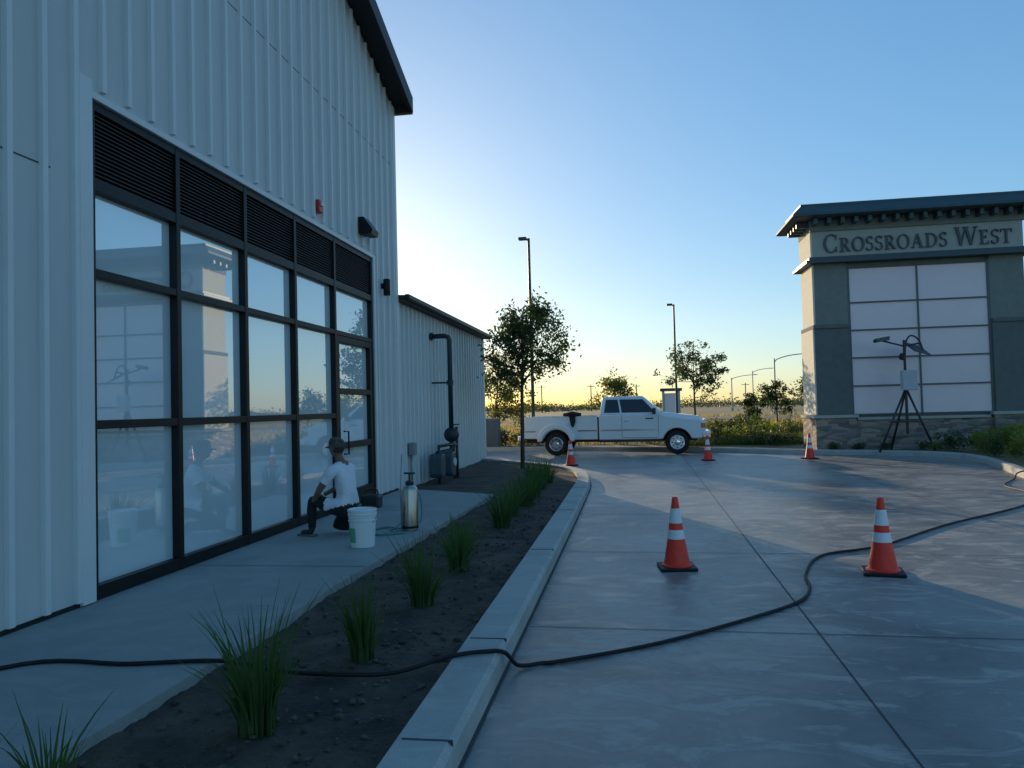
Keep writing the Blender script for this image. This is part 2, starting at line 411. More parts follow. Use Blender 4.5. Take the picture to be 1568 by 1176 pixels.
for (a,b) in cols:
    z=3.67
    while z<4.235:
        k=len(vs)
        vs+=[(XW-.015,a,z),(XW-.015,b,z),(XW-.055,b,z+.03),(XW-.055,a,z+.03),(XW-.015,a,z+.006),(XW-.015,b,z+.006),(XW-.055,b,z+.036),(XW-.055,a,z+.036)]
        fs+=[tuple(i+k for i in f) for f in BF];z+=.036
mesh("louver_blade",vs,fs,M['louv'],B)
box("louver_backing",(XW-.14,XW-.08,W0+.07,W1-.08,3.66,4.24),M['gap'],B)
S=empty("fire_alarm_strobe",(XW+.03,10.2,4.62))
box("housing",(-.03,.05,-.07,.07,-.09,.09),M['red'],S,bevel=.012)
box("lens",(.05,.075,-.035,.035,.0,.06),M['band'],S,bevel=.008)
S=empty("wall_light",(XW,12.05,4.72))
prism("housing",[(-.15,-.10),(-.15,.18),(.15,.18),(.15,-.10)],'x',0,.10,M['dark'],S,bevel=.01)
mesh("shade",[(.1,-.16,.17),(.25,-.16,-.04),(.25,.16,-.04),(.1,.16,.17),(.1,-.16,-.12),(.23,-.16,-.12),(.23,.16,-.12),(.1,.16,-.12)],[(0,1,2,3),(4,7,6,5),(0,4,5,1),(2,6,7,3),(1,5,6,2),(0,3,7,4)],M['dark'],S)
S=empty("wall_sconce",(XW+.10,13.05,3.9))
lathe("body",[(.055,-.16),(.06,-.15),(.06,.13),(.05,.14)],M['dark'],S,16)
box("bracket",(-.1,-.05,-.04,.04,-.04,.06),M['dark'],S)

# ------------------------------------------------------------------ low wing
Wg=empty("metal_building_wing",(0,0,0))
X2=XW-.03;Y2=YR+.05;Y3=22.66
prism("wing_body",[(Y2,0),(Y3,0),(Y3,3.78),(Y2,3.78)],'x',-16,X2,M['white'],Wg)
vs=[];fs=[]
y=Y2+.15
while y<Y3-.05:
    rib(y,.12,3.74,X2,.03,.04);y+=.30
mesh("siding_rib",vs,fs,M['trim'],Wg)
boxes("wing_corner_trim",[(X2-.05,X2+.035,Y3-.09,Y3+.02,.05,3.76)],M['trim'],Wg,bevel=.006)
vs=[(X2+.20,Y2-.02,3.77),(X2+.20,Y3+.12,3.77),(-16.2,Y3+.12,4.3),(-16.2,Y2-.02,4.3),(X2+.20,Y2-.02,3.87),(X2+.20,Y3+.12,3.87),(-16.2,Y3+.12,4.4),(-16.2,Y2-.02,4.4)]
mesh("wing_roof",vs,BF,M['roof'],Wg)
box("wing_gutter",(X2+.19,X2+.29,Y2,Y3+.13,3.79,3.89),M['roof'],Wg,bevel=.02)
Gm=empty("gas_meter_set",(-3.96,16.43,0))
tube("riser_pipe",[(-.45,0,3.30),(-.1,0,3.30),(-.02,0,3.27),(0,0,3.2),(0,0,1.15)],.055,M['pipe'],Gm,12)
lathe("flange",[(.09,-.02),(.09,.02)],M['pipe'],Gm,16,(-.40,0,3.30),'x')
lathe("pipe_union",[(.075,2.2),(.075,2.3)],M['pipe'],Gm,16)
tube("bracket",[(-.42,0,2.25),(0,0,2.25)],.02,M['pipe'],Gm)
lathe("regulator",[(.05,-.1),(.15,-.05),(.17,-.02),(.17,.02),(.15,.05),(.06,.1)],M['pipe'],Gm,20,(.0,.0,1.08),'y')
tube("header_pipe",[(0,0,1.0),(0,0,.75),(-.1,-.25,.72),(-.1,-.9,.72)],.05,M['pipe'],Gm,10)
tube("cross_pipe",[(.05,.25,.85),(.0,-.2,.87),(-.05,-.95,.87)],.035,M['pipe'],Gm,10)
prism("meter_body",[(-.55,.28),(-.52,.2),(-.2,.2),(-.17,.28),(-.17,.62),(-.22,.72),(-.5,.72),(-.55,.62)],'x',-.18,.14,M['meter'],Gm,bevel=.03)
prism("meter_body_b",[(-1.15,.3),(-1.12,.22),(-.82,.22),(-.79,.3),(-.79,.62),(-.84,.72),(-1.08,.72),(-1.15,.62)],'x',-.22,.06,M['meter'],Gm,bevel=.03)
lathe("meter_dial",[(.09,.14),(.09,.17)],M['band'],Gm,16,(0,-.36,.5),'x')
tubes("meter_legs",[([(0,.2,.08),(0,.2,.9)],.03),([(-.05,-.95,.08),(-.05,-.95,.85)],.03),([(.05,.3,.08),(.05,.3,1.25)],.035)],M['pipe'],Gm)
lathe("valve_wheel",[(.07,-.012),(.07,.012)],M['pipe'],Gm,12,(.05,.3,1.3),'z')
Gb=empty("wall_conduit",(0,0,0))
tube("conduit",[(XW+.03,14.6,.2),(XW+.03,14.6,.75)],.02,M['galv'],Gb)
box("junction_box",(XW-.0,XW+.12,14.5,14.7,.75,1.0),M['galv'],Gb,bevel=.01)

# ------------------------------------------------------------------ monument sign
Mo=empty("monument_sign",(0,24.0,0))
XL,XR,D=5.63,11.62,1.5
boxes("stone_base",[(XL-.08,XL+1.08,-.12,D+.1,.0,1.08),(XR-1.08,XR+.08,-.12,D+.1,.0,1.08),(XL+1.08,XR-1.08,.02,D-.1,.0,1.0)],M['stone'],Mo)
boxes("base_cap",[(XL-.14,XL+1.14,-.18,D+.16,1.08,1.17),(XR-1.14,XR+.14,-.18,D+.16,1.08,1.17),(XL+1.14,XR-1.14,-.04,D-.05,1.0,1.08)],M['cream'],Mo,bevel=.01)
boxes("pillar_lower",[(XL,XL+1.0,-.04,D+.04,1.17,3.80),(XR-1.0,XR,-.04,D+.04,1.17,3.80)],M['stuccod'],Mo)
boxes("pillar_lower_cap",[(XL-.04,XL+1.0,-.08,D+.08,3.80,3.92),(XR-1.0,XR+.04,-.08,D+.08,3.80,3.92)],M['stuccod'],Mo,bevel=.01)
boxes("pillar_upper",[(XL+.06,XL+1.0,.02,D-.02,3.92,5.78),(XR-1.0,XR-.06,.02,D-.02,3.92,5.78)],M['stucco'],Mo)
boxes("pillar_sunlit_side",[(XL-.05,XL-.002,-.03,D+.03,1.18,3.79),(XL+.0,XL+.058,.03,D-.03,3.93,5.77),(XL-.02,XL+.048,.01,D-.01,5.99,6.77)],M['side'],Mo)  # thin pale boxes added on left faces only, to brighten the sunlit side
boxes("core",[(XL+1.0,XR-1.0,.12,D-.12,1.08,5.78)],M['stucco'],Mo)
boxes("name_band_moulding",[(XL-.20,XR+.20,-.24,D+.24,5.78,5.87),(XL-.1,XR+.1,-.14,D+.14,5.87,5.98)],M['cornice'],Mo,bevel=.01)
boxes("name_band",[(XL+.05,XR-.05,.0,D,5.98,6.78)],M['cream'],Mo)
boxes("frieze",[(XL-.02,XR+.02,-.06,D+.06,6.78,7.12)],M['stucco'],Mo)
br=[]
x=XL+.02
while x<XR: br.append((x,x+.12,-.40,-.06,6.93,7.12));x+=.385
for y in (.1,.5,.9,1.3): br+=[(XL-.38,XL-.02,y,y+.12,6.93,7.12),(XR+.02,XR+.38,y,y+.12,6.93,7.12)]
boxes("cornice_bracket",br,M['cornice'],Mo,bevel=.015)
def ring(o,z): return [(XL-o,-o,z),(XR+o,-o,z),(XR+o,D+o,z),(XL-o,D+o,z)]
vs=ring(.50,7.12)+ring(.62,7.16)+ring(.60,7.24)+ring(.34,7.50)+ring(.34,7.56)
fs=[(3,2,1,0)]+[(4*j+i,4*j+(i+1)%4,4*j+4+(i+1)%4,4*j+4+i) for j in range(4) for i in range(4)]+[(16,17,18,19)]
mesh("mansard_cornice",vs,fs,M['cornice'],Mo)
PX0,PX1,PZ0,PZ1=XL+1.02,XR-1.02,1.17,5.62
mid=(PX0+PX1)/2
pb=[]
rz=[1.17,2.03,2.88,3.72,4.56,5.62]
fb=[(PX0-.02,PX0+.05,.02,.12,PZ0-.06,PZ1+.06),(PX1-.05,PX1+.02,.02,.12,PZ0-.06,PZ1+.06),(mid-.02,mid+.02,.02,.12,PZ0-.0,PZ1)]
for i,z in enumerate(rz):
    fb+=[(PX0+.05,mid-.02,.022,.12,z-.022,z+.022),(mid+.02,PX1-.05,.022,.12,z-.022,z+.022)]
    if i<5:
        z2=rz[i+1];pb+=[(PX0+.05,mid-.02,.06,.118,z+.022,z2-.022),(mid+.02,PX1-.05,.06,.118,z+.022,z2-.022)]
boxes("tenant_panel_frame",fb,M['stuccod'],Mo)
boxes("tenant_panel",pb,M['panel'],Mo)
def arc(cx,cy,rx,ry,ix,iy,a0,a1,n=22):
    o_=[];i_=[]
    for i in range(n+1):
        a=rad(a0+(a1-a0)*i/n);o_.append((cx+rx*math.cos(a),cy+ry*math.sin(a)))
    for i in range(n,-1,-1):
        a=rad(a0+(a1-a0)*i/n);i_.append((cx+ix*math.cos(a),cy+iy*math.sin(a)))
    return ('s',o_,i_)
def q(x0,y0,x1,y1,w,w2=None):
    w2=w if w2 is None else w2
    return ('p',[(x0,y0),(x0+w,y0),(x1+w2,y1),(x1,y1)])
def rc(x0,y0,x1,y1): return ('p',[(x0,y0),(x1,y0),(x1,y1),(x0,y1)])
GL={
'C':(.92,[arc(.47,.5,.47,.53,.31,.475,48,312,30),q(.76,.68,.79,.98,.04),q(.79,.03,.76,.3,.04)]),
'O':(1.0,[arc(.5,.5,.5,.53,.33,.475,0,360,36)]),
'R':(.86,[rc(.12,0,.28,1),rc(.0,0,.4,.05),rc(.0,.95,.3,1),arc(.36,.735,.34,.265,.19,.215,-90,90),rc(.28,.95,.37,1),rc(.28,.47,.37,.52),q(.66,0,.36,.48,.2,.16),rc(.72,0,.92,.04)]),
'S':(.62,[arc(.3,.76,.27,.26,.155,.20,35,262,20),arc(.3,.265,.29,.29,.165,.235,82,-148,20),q(.5,.8,.51,.99,.035),q(.03,.02,.03,.24,.035)]),
'A':(.98,[q(.09,0,.44,1,.06),q(.70,0,.42,1,.18,.14),rc(.24,.34,.72,.40),rc(0,0,.26,.045),rc(.62,0,1.0,.045)]),
'D':(.98,[rc(.12,0,.28,1),rc(0,0,.3,.05),rc(0,.95,.3,1),arc(.36,.5,.58,.5,.41,.45,-90,90),rc(.28,.95,.37,1),rc(.28,0,.37,.05)]),
'W':(1.4,[q(.32,0,.08,1,.14,.17),q(.36,0,.64,1,.06),q(.92,0,.60,1,.14,.17),q(.96,0,1.26,1,.06),rc(0,.955,.36,1),rc(.52,.955,.88,1),rc(1.14,.955,1.42,1)]),
'E':(.76,[rc(.12,0,.28,1),rc(0,0,.66,.055),rc(0,.945,.62,1),rc(.28,.49,.52,.54),rc(.59,.8,.62,1),rc(.5,.4,.53,.63),rc(.64,0,.68,.22)]),
'T':(.84,[rc(.34,0,.5,1),rc(.22,0,.62,.05),rc(.02,.945,.82,1),rc(.0,.76,.04,1),rc(.80,.76,.84,1)]),
}
def text(s,x,z,h_small,h_big,y,parent,target):
    tot=0
    for i,ch in enumerate(s):
        if ch==' ': tot+=h_small*.42;continue
        hh=h_big if (i==0 or s[i-1]==' ') else h_small
        tot+=GL[ch][0]*hh+.12*h_small
    sx=target/tot
    vs=[];fs=[];k2=0
    for i,ch in enumerate(s):
        if ch==' ': x+=h_small*.42*sx;continue
        hh=h_big if (i==0 or s[i-1]==' ') else h_small
        for part in GL[ch][1]:
            k2+=1;yf=y-.05-.0023*(k2%7)
            def add(poly):
                k=len(vs);n=len(poly)
                vs.extend([(x+p[0]*hh*sx,yf,z+p[1]*hh) for p in poly]+[(x+p[0]*hh*sx,y,z+p[1]*hh) for p in poly])
                fs.append(tuple(range(k,k+n)));
                for a in range(n): fs.append((k+a,k+(a+1)%n,k+(a+1)%n+n,k+a+n))
            if part[0]=='p': add(part[1])
            else:
                o_,i_=part[1],part[2][::-1]
                for a in range(len(o_)-1): add([o_[a],o_[a+1],i_[a+1],i_[a]])
        x+=(GL[ch][0]*hh+.12*h_small)*sx
    ob=mesh("sign_lettering",vs,fs,M['letter'],parent)
    return ob
text("CROSSROADS WEST",XL+.36,6.12,.42,.54,0.0,Mo,XR-XL-.68)

# ------------------------------------------------------------------ traffic cones
def cone(x,y,rot=0,z=0):
    E=empty("traffic_cone",(x,y,z),rot)
    box("base",(-.18,.18,-.18,.18,.002,.032),M['black'],E,bevel=.012)
    H=.71
    def r(zz): return .122-(.122-.028)*(zz-.03)/(H-.03)
    zs=[(.03,.30,'orange',0),(.30,.39,'band',.0025),(.39,.455,'orange',0),(.455,.60,'band',.0025),(.60,H,'orange',0)]
    for i,(a,b,mm,off) in enumerate(zs):
        prof=[(r(a)+off,a),(r(b)+off,b)]
        if i==0: prof=[(.15,.03),(.15,.042),(.128,.055),(r(.3),.30)]
        if i==4: prof=[(r(a),a),(r(b),b-.004),(r(b)-.006,b),(r(b)-.012,b-.01)]
        lathe("cone_section_%d"%i,prof,M[mm],E,28,caps=(i==4))
for c in [(.42,7.73,.1),(2.31,7.57,-.2),(-1.66,20.9,.3),(2.16,22.07,.1),(4.94,22.1,.5)]: cone(*c)

# ------------------------------------------------------------------ hose
hp=[(-4.1,-1.0,.164),(-4.2,2.5,.164),(-3.79,4.03,.164),(-3.03,4.17,.164),(-2.55,4.26,.165),(-2.3,4.25,.15),(-2.07,4.19,.14),(-1.7,4.15,.145),(-1.39,4.22,.14),(-1.12,4.45,.163),(-.92,4.55,.166),(-.81,4.62,.14),(-.74,4.72,.03),(-.6,4.82,.014),(-.48,4.87,.014),(.11,5.25,.014),(.75,5.83,.014),(1.29,6.41,.014),(1.5,6.9,.014),(1.60,7.5,.014),(1.96,8.36,.014),(2.72,8.92,.014),(3.95,10.37,.014),(5.70,12.16,.014),(6.5,13.6,.014),(6.63,14.76,.014),(7.3,15.9,.014),(7.6,16.0,.165),(9,15.8,.13)]
tube("water_hose",hp,.0135,M['black'],None,8,True,8)

# ------------------------------------------------------------------ bucket, sprayer, small things
E=empty("plastic_bucket",(-2.98,8.05,.15))
lathe("pail",[(.125,.0),(.13,.004),(.15,.33),(.155,.335),(.155,.345),(.15,.35)],M['bucket'],E,32)
lathe("inner_pail_rim",[(.152,.35),(.158,.355),(.16,.37),(.156,.375),(.158,.39),(.162,.40),(.162,.415),(.15,.42),(.145,.40)],M['bucket'],E,32,caps=False)
lathe("pail_inside",[(.14,.30),(.147,.41)],M['bucket'],E,32)
lathe("rib_ring",[(.1535,.29),(.158,.293),(.158,.299),(.1540,.302)],M['bucket'],E,32,caps=False)
vs=[];fs=[]
for i in range(9):
    a=rad(200+i*7);
    for z,r in ((.06,.1375),(.22,.1475)): vs.append((r*math.cos(a),r*math.sin(a),z))
for i in range(8): fs.append((2*i,2*i+2,2*i+3,2*i+1))
mesh("green_label",vs,fs,M['green'],E)
tube("bail_handle",[(.16*math.cos(t),.0+.16*math.sin(t)*.6,.33-.12*abs(math.sin(t))) for t in [math.pi+math.pi*i/12 for i in range(13)]],.004,M['galv'],E)
E=empty("pump_sprayer",(-2.76,9.15,.15))
lathe("tank",[(.09,.0),(.1,.01),(.1,.50),(.085,.54),(.05,.56),(.04,.58)],M['steel'],E,28)
lathe("tank_band",[(.102,.03),(.104,.03),(.104,.06),(.102,.06)],M['black'],E,28,caps=False)
lathe("pump_cap",[(.05,.56),(.055,.60),(.03,.62),(.012,.62),(.012,.70)],M['plasticblk'],E,16)
tube("pump_handle",[(-.07,0,.71),(.07,0,.71)],.012,M['plasticblk'],E)
tube("spray_wand",[(-.09,-.07,.02),(-.10,-.06,.5),(-.09,-.02,.95)],.008,M['galv'],E)
tube("sprayer_hose",[(.04,.02,.56),(.12,.05,.4),(.1,.12,.1),(-.1,.1,.02),(-.25,.0,.015),(-.2,-.12,.015),(-.1,-.07,.1)],.008,M['teal'],E,8,True)
E=empty("tool_bag",(-4.02,11.3,.15))
box("bag_body",(-.14,.14,-.12,.12,0,.20),M['plasticblk'],E,bevel=.03)
tube("bag_handle",[(-.1,0,.19),(-.08,0,.27),(.08,0,.27),(.1,0,.19)],.012,M['plasticblk'],E,8,True)
tube("coiled_hose",[(-3.1,9.3,.162),(-3.25,9.0,.162),(-3.1,8.75,.162),(-2.9,8.9,.162),(-2.95,9.2,.162),(-3.15,9.25,.172),(-3.2,8.95,.172),(-3.0,8.7,.165),(-2.75,8.9,.162)],.009,M['teal'],None,8,True)

# ------------------------------------------------------------------ vegetation
def grass_clump(x,y,z,h,sp,n,name="ornamental_grass",m=None,w=.007,parent=None):
    vs=[];fs=[]
    for k in range(n):
        a=R.random()*2*math.pi;r0=R.random()**.7*sp*.3
        hh=h*(.45+.6*R.random());lean=sp*(.15+1.0*R.random()**1.6)
        da=a+R.uniform(-.5,.5)
        b=Vector((r0*math.cos(a),r0*math.sin(a),0));dd=Vector((math.cos(da),math.sin(da),0));sd=Vector((-dd.y,dd.x,0))
        tw=R.uniform(-1,1);sd=(sd*math.cos(tw)+dd*math.sin(tw)).normalized()
        ww=w*(.7+.7*R.random());k0=len(vs);ns=5
        droop=R.random()**2*.25
        for i in range(ns+1):
            t=i/ns
            p=b+dd*lean*t**1.9+Vector((0,0,hh*(t-droop*t**3)))
            wv=ww*(1-t**1.8)+.0006
            vs+= [p-sd*wv,p+sd*wv]
        for i in range(ns): fs.append((k0+2*i,k0+2*i+1,k0+2*i+3,k0+2*i+2))
    o=mesh(name,vs,fs,m or M['grass'],parent);o.location=(x,y,z);return o
for (x,y,h,sp,n) in [(-1.85,3.5,.74,.32,95),(-1.70,4.55,.58,.25,105),(-1.68,5.85,.62,.30,110),(-1.68,7.15,.58,.32,110),(-1.85,8.0,.45,.30,90),(-1.70,9.75,.6,.36,130),(-1.72,10.8,.6,.36,130),(-1.68,11.8,.66,.40,140),(-1.70,13.0,.62,.40,140),(-1.72,14.2,.64,.40,140),(-1.72,15.3,.6,.42,140),(-2.2,16.6,.5,.38,110),(-2.32,2.70,.46,.24,34),(-2.58,2.38,.58,.3,28)]:
    grass_clump(x,y,.08,h,sp,n)

def leafgeo(vs,fs,c,s,nrm=None):
    u=Vector((R.gauss(0,1),R.gauss(0,1),R.gauss(0,1))).normalized();w=Vector((R.gauss(0,1),R.gauss(0,1),R.gauss(0,1)))
    v=u.cross(w).normalized();k=len(vs);a=s*R.uniform(.7,1.3)
    vs+= [c-u*a,c+v*a*.45,c+u*a,c-v*a*.45];fs.append((k,k+1,k+2,k+3))
def tree(name,x,y,z,trunk,ctr,rr,nb,nl,ls,lm,tr=.045,seed=1,cl=.3):
    rg=random.Random(seed)
    E=empty(name,(x,y,z));c=Vector(ctr)
    lst=[([Vector((0,0,-.05)),Vector((.02,0,trunk*.5)),Vector((c.x*.3,c.y*.3,trunk)),Vector((c.x*.8,c.y*.8,c.z)),c+Vector((0,0,rr[2]*.75))],[tr*1.3,tr,tr*.85,tr*.5,tr*.15])]
    tips=[]
    for i in range(nb):
        th_=rg.random()*2*math.pi;ph_=math.acos(rg.uniform(-.8,1));q_=rg.uniform(.5,1.12)
        e=c+Vector((rr[0]*math.sin(ph_)*math.cos(th_),rr[1]*math.sin(ph_)*math.sin(th_),rr[2]*math.cos(ph_)))*q_
        t=rg.uniform(0,.75);s0=Vector((c.x*.3,c.y*.3,trunk)).lerp(c+Vector((0,0,rr[2]*.4)),t)
        s0.z=min(s0.z,e.z-.05) if e.z-.05>trunk*.85 else s0.z
        mid_=s0.lerp(e,.5)+Vector((0,0,-.06*rr[2]+rg.uniform(-.05,.1)))
        lst.append(([s0,mid_,e],[tr*.38,tr*.22,tr*.08]))
        for u_ in (1.0,.85,.65): tips.append((mid_.lerp(e,u_),.55+.35*rg.random(),rg.uniform(.3,1)))
        for k in range(2):
            e2=mid_.lerp(e,.6)+Vector((rg.gauss(0,1),rg.gauss(0,1),rg.gauss(0,.8)))*rr[0]*.26
            lst.append(([mid_.lerp(e,.3),e2],[tr*.14,tr*.05]));tips.append((e2,.6,rg.uniform(.3,1)))
    tubes("trunk_and_limbs",lst,M['bark'],E,6)
    vs=[];fs=[];i=0
    while i<nl:
        t,w,pr=tips[rg.randrange(len(tips))]
        if rg.random()>pr: continue
        i+=1
        p=t+Vector((rg.gauss(0,1),rg.gauss(0,1),rg.gauss(0,.7)))*cl*w*.5*rr[0]
        leafgeo(vs,fs,p,ls)
    mesh("foliage",vs,fs,lm,E)
    return E
tree("young_street_tree",-2.74,19.0,.08,2.0,(.12,0,3.25),(1.12,1.0,1.2),36,6000,.055,M['leafA'],.05,3,.34)
tree("young_street_tree",2.75,33,.08,1.7,(.0,0,2.75),(1.3,1.1,1.4),22,2800,.068,M['leafA'],.05,5,.30)
tree("young_street_tree",-6.4,35,.08,1.0,(.3,0,2.3),(1.5,1.3,1.8),26,3400,.085,M['leafB'],.05,6,.38)
tree("young_street_tree",-.95,50,.08,1.6,(.0,0,2.4),(1.7,1.3,1.1),18,1800,.10,M['leafB'],.05,8,.4)
tree("young_street_tree",6.3,40,.08,.7,(.0,0,1.5),(.6,.6,.9),14,1300,.08,M['leafA'],.04,9,.5)
tree("young_street_tree",7.6,41,.08,.9,(.0,0,1.8),(.75,.6,1.0),14,1500,.08,M['leafA'],.04,10,.5)
tree("young_street_tree",9.9,42,.08,.9,(.0,0,1.8),(1.1,.8,.9),14,1600,.08,M['leafA'],.04,12,.5)
tree("young_street_tree",-9.5,33,.08,1.0,(.3,0,2.1),(1.4,1.3,1.3),20,2400,.085,M['leafB'],.05,13,.4)

def shrub_mesh(name,n,ls,rx,rz,lm,seed):
    rg=random.Random(seed);vs=[];fs=[]
    cl=[Vector((rg.gauss(0,.45)*rx,rg.gauss(0,.45)*rx,rz*rg.uniform(.3,.95))) for _ in range(16)]
    for i in range(n):
        c=cl[rg.randrange(len(cl))];p=c+Vector((rg.gauss(0,1),rg.gauss(0,1),rg.gauss(0,1)))*rx*.2
        if p.z<0.01: p.z=rg.random()*.2
        leafgeo(vs,fs,p,ls)
    me=bpy.data.meshes.new(name);me.from_pydata([tuple(v) for v in vs],[],fs);me.materials.append(lm);return me
SM=[shrub_mesh("shrub_mesh_a",700,.05,.42,.6,M['shrub'],1),shrub_mesh("shrub_mesh_b",700,.05,.4,.7,M['yshrub'],2),shrub_mesh("shrub_mesh_c",700,.06,.5,.55,M['leafF'],3)]
def put(name,me,x,y,z,s):
    o=bpy.data.objects.new(name,me);COL.objects.link(o);o.location=(x,y,z);o.rotation_euler=(0,0,R.random()*6.28);o.scale=(s,s,s*R.uniform(.8,1.2));return o
SH=[(2.9,28.6,0,1),(3.7,28.2,1,.8),(4.4,27.6,0,1.0),(5.0,26.9,2,.8),(3.4,30,2,1.2),(4.5,29.5,0,1.1),(1.9,29.4,0,.9),(.8,29.6,2,.9),(5.1,29.2,1,.9),(4.9,31.5,0,1.3),(2.2,31.5,2,1.2),(-.5,30,0,.8),(-4.2,30.2,0,1.2),(-5.3,30.0,2,1.2),(-6.4,30,0,1.3),(-3.2,30.4,2,1.1),(-7.5,31,0,1.4),(1.0,32,1,1.0),
   (8.9,22.6,0,.8),(9.5,22.4,1,.9),(10.2,22.2,0,.9),(9.2,21.5,1,.75),(9.9,21.2,1,1.0),(10.6,21.0,0,.9),(9.0,20.4,0,.7),(9.6,19.8,1,1.0),(10.2,19.4,0,1.0),(8.9,19.0,1,.8),(9.3,18.2,0,.9),(8.8,17.0,1,.8),(9.5,16.9,0,.9),(11,20,2,1.2),(11.2,22.5,0,1.1),(6.0,23.75,0,.42),(6.7,23.72,2,.38),(8.4,23.4,0,.45),(7.4,23.6,2,.35),(8.6,22.9,1,.5)]
rs=random.Random(5)
for i in range(26):
    y=rs.uniform(29.5,44);SH.append((rs.uniform(.03,.21)*y,y,rs.choice([0,2,2,0,1]),rs.uniform(.7,1.15)))
for (x,y,k,s) in SH: put("shrub",SM[k],x,y,.1,s)
vs=[];fs=[]
for k in range(26000):
    t=R.random()**1.3
    y=29.5+t*60;x=R.uniform(-.55,.62)*y
    if 61<y<82: continue
    h=R.uniform(.12,.32)*(1.4 if R.random()<.15 else 1)
    a=R.random()*6.28;l=R.uniform(0,.2);w=.012+.0005*y
    c,s=math.cos(a),math.sin(a);k0=len(vs)
    vs+=[(x-c*w,y-s*w,.1),(x+c*w,y+s*w,.1),(x+c*w*.4+l*s,y+s*w*.4,.1+h),(x-c*w*.4+l*s,y-s*w*.4,.1+h)];fs.append((k0,k0+1,k0+2,k0+3))
mesh("dry_grass",vs,fs,M['dry'])
vs=[];fs=[]
for k in range(7000):
    y=27.4+R.random()**1.4*8;x=R.uniform(1.5,6.3)+ (y-27)*.15
    if x>5.2 and y<26: continue
    h=R.uniform(.15,.45);a=R.random()*6.28;l=R.gauss(0,.12);w=.012;c,s=math.cos(a),math.sin(a);k0=len(vs)
    vs+=[(x-c*w,y-s*w,.1),(x+c*w,y+s*w,.1),(x+l,y+l*.5,.1+h)];fs.append((k0,k0+1,k0+2))
mesh("green_grass",vs,fs,M['shrub'])
vs=[];fs=[]
for k in range(260):
    x=R.uniform(-190,330);y=R.uniform(210,320);hh=R.uniform(1.4,3.2)*(1+ .5*noise.noise(Vector((x*.03,0,0))));rx=R.uniform(5,12)
    for i in range(170):
        p=Vector((x+R.gauss(0,1)*rx*.6,y+R.gauss(0,1),.2+abs(R.gauss(.45,.28))*hh));leafgeo(vs,fs,p,.42)
mesh("distant_tree_line",vs,fs,M['leafF'])

# ------------------------------------------------------------------ lamp posts
def lamp(x,y,h,arm=0,az=0,name="street_lamp",r=.07,m=None):
    E=empty(name,(x,y,.1),az);m=m or M['pole']
    lathe("base",[(.2,0),(.2,.6),(.15,.64)],M['cream'],E,16)
    lathe("pole",[(r,.6),(r*.75,h)],m,E,10)
    if arm==0:
        tube("arm",[(0,0,h-.1),(-.12,0,h-.02)],.035,m,E)
        box("luminaire",(-.42,-.08,-.14,.14,h-.06,h+.05),m,E,bevel=.03)
    else:
        tube("arm",[(0,0,h-.5),(.3,0,h-.1),(arm*.5,0,h+.25),(arm,0,h+.4)],.05,m,E,8,True)
        box("luminaire",(arm-.1,arm+.6,-.14,.14,h+.34,h+.46),m,E,bevel=.03)
lamp(-3.9,30.5,8.5)
lamp(2.8,46,7.5)
lamp(15.5,84,6.1,3.0,0,"street_lamp",.09,M['galv'])
lamp(17.0,130,5.6,3.6,0,"street_lamp",.1,M['galv'])
lamp(22,140,7,3.,0,"street_lamp",.1,M['galv'])
E=empty("roadside_sign",(4.2,78,.1))
boxes("post",[(-.9,-.65,0,.4,0,2.8),(.65,.9,0,.4,0,2.8)],M['cream'],E);box("panel",(-.65,.65,.1,.3,.6,2.6),M['panel'],E);box("cap",(-1.1,1.1,-.1,.5,2.8,3.1),M['cornice'],E)
for i,(x,y) in enumerate([(-22,190),(-10,200),(2,210),(34,230)]):
    E=empty("utility_pole",(x,y,.0));lathe("pole",[(.16,0),(.12,7.2)],M['bark'],E,8);box("crossarm",(-1.1,1.1,-.06,.06,6.6,6.75),M['bark'],E)
E=empty("low_fence_gate",(-5.6,29.2,.1))  # simple block standing in for a low metal fence and gate
box("fence_block",(-.5,.5,-.3,.3,.0,1.15),M['stuccod'],E,bevel=.02);box("door_leaf",(-.45,-.02,-.315,-.3,.08,1.05),M['meter'],E);box("gate_leaf_b",(.02,.45,-.315,-.3,.08,1.05),M['meter'],E)

# ------------------------------------------------------------------ surveillance tripod unit
E=empty("surveillance_camera_tripod",(7.85,23.05,.1),.15)
tubes("tripod_legs",[([(-.85,-.05,0),(-.03,0,1.75)],.032),([(.72,-.1,0),(.03,0,1.75)],.032),([(-.1,.8,0),(0,.02,1.75)],.032),([(-.45,-.03,.85),(.38,-.06,.85)],.018),([(.38,-.06,.85),(-.05,.42,.85)],.018),([(-.45,-.03,.85),(-.05,.42,.85)],.018)],M['pole'],E,8)
lathe("mast",[(.04,.5),(.035,3.2)],M['pole'],E,12)
box("control_box",(-.18,.24,-.22,-.04,1.75,2.32),M['water'],E,bevel=.02)
tube("camera_arm",[(-.62,0,3.19),(0,0,3.02),(.45,0,3.1)],.025,M['pole'],E)
tube("gooseneck",[(.0,0,2.5),(.05,0,3.1),(.2,0,3.32),(.42,0,3.2),(.55,0,2.85)],.025,M['pole'],E,8,True)
prism("camera_housing",[(-.82,3.14),(-.44,3.2),(-.42,3.32),(-.8,3.26)],'y',-.07,.07,M['meter'],E,bevel=.015)
lathe("camera_lens",[(.05,-.86),(.05,-.8)],M['plasticblk'],E,12,(0,0,3.19),'x')
mesh("solar_panel",[(.12,-.3,2.85),(.62,-.3,2.7),(.62,.3,3.0),(.12,.3,3.15),(.12,-.3,2.88),(.62,-.3,2.73),(.62,.3,3.03),(.12,.3,3.18)],BF,M['meter'],E)
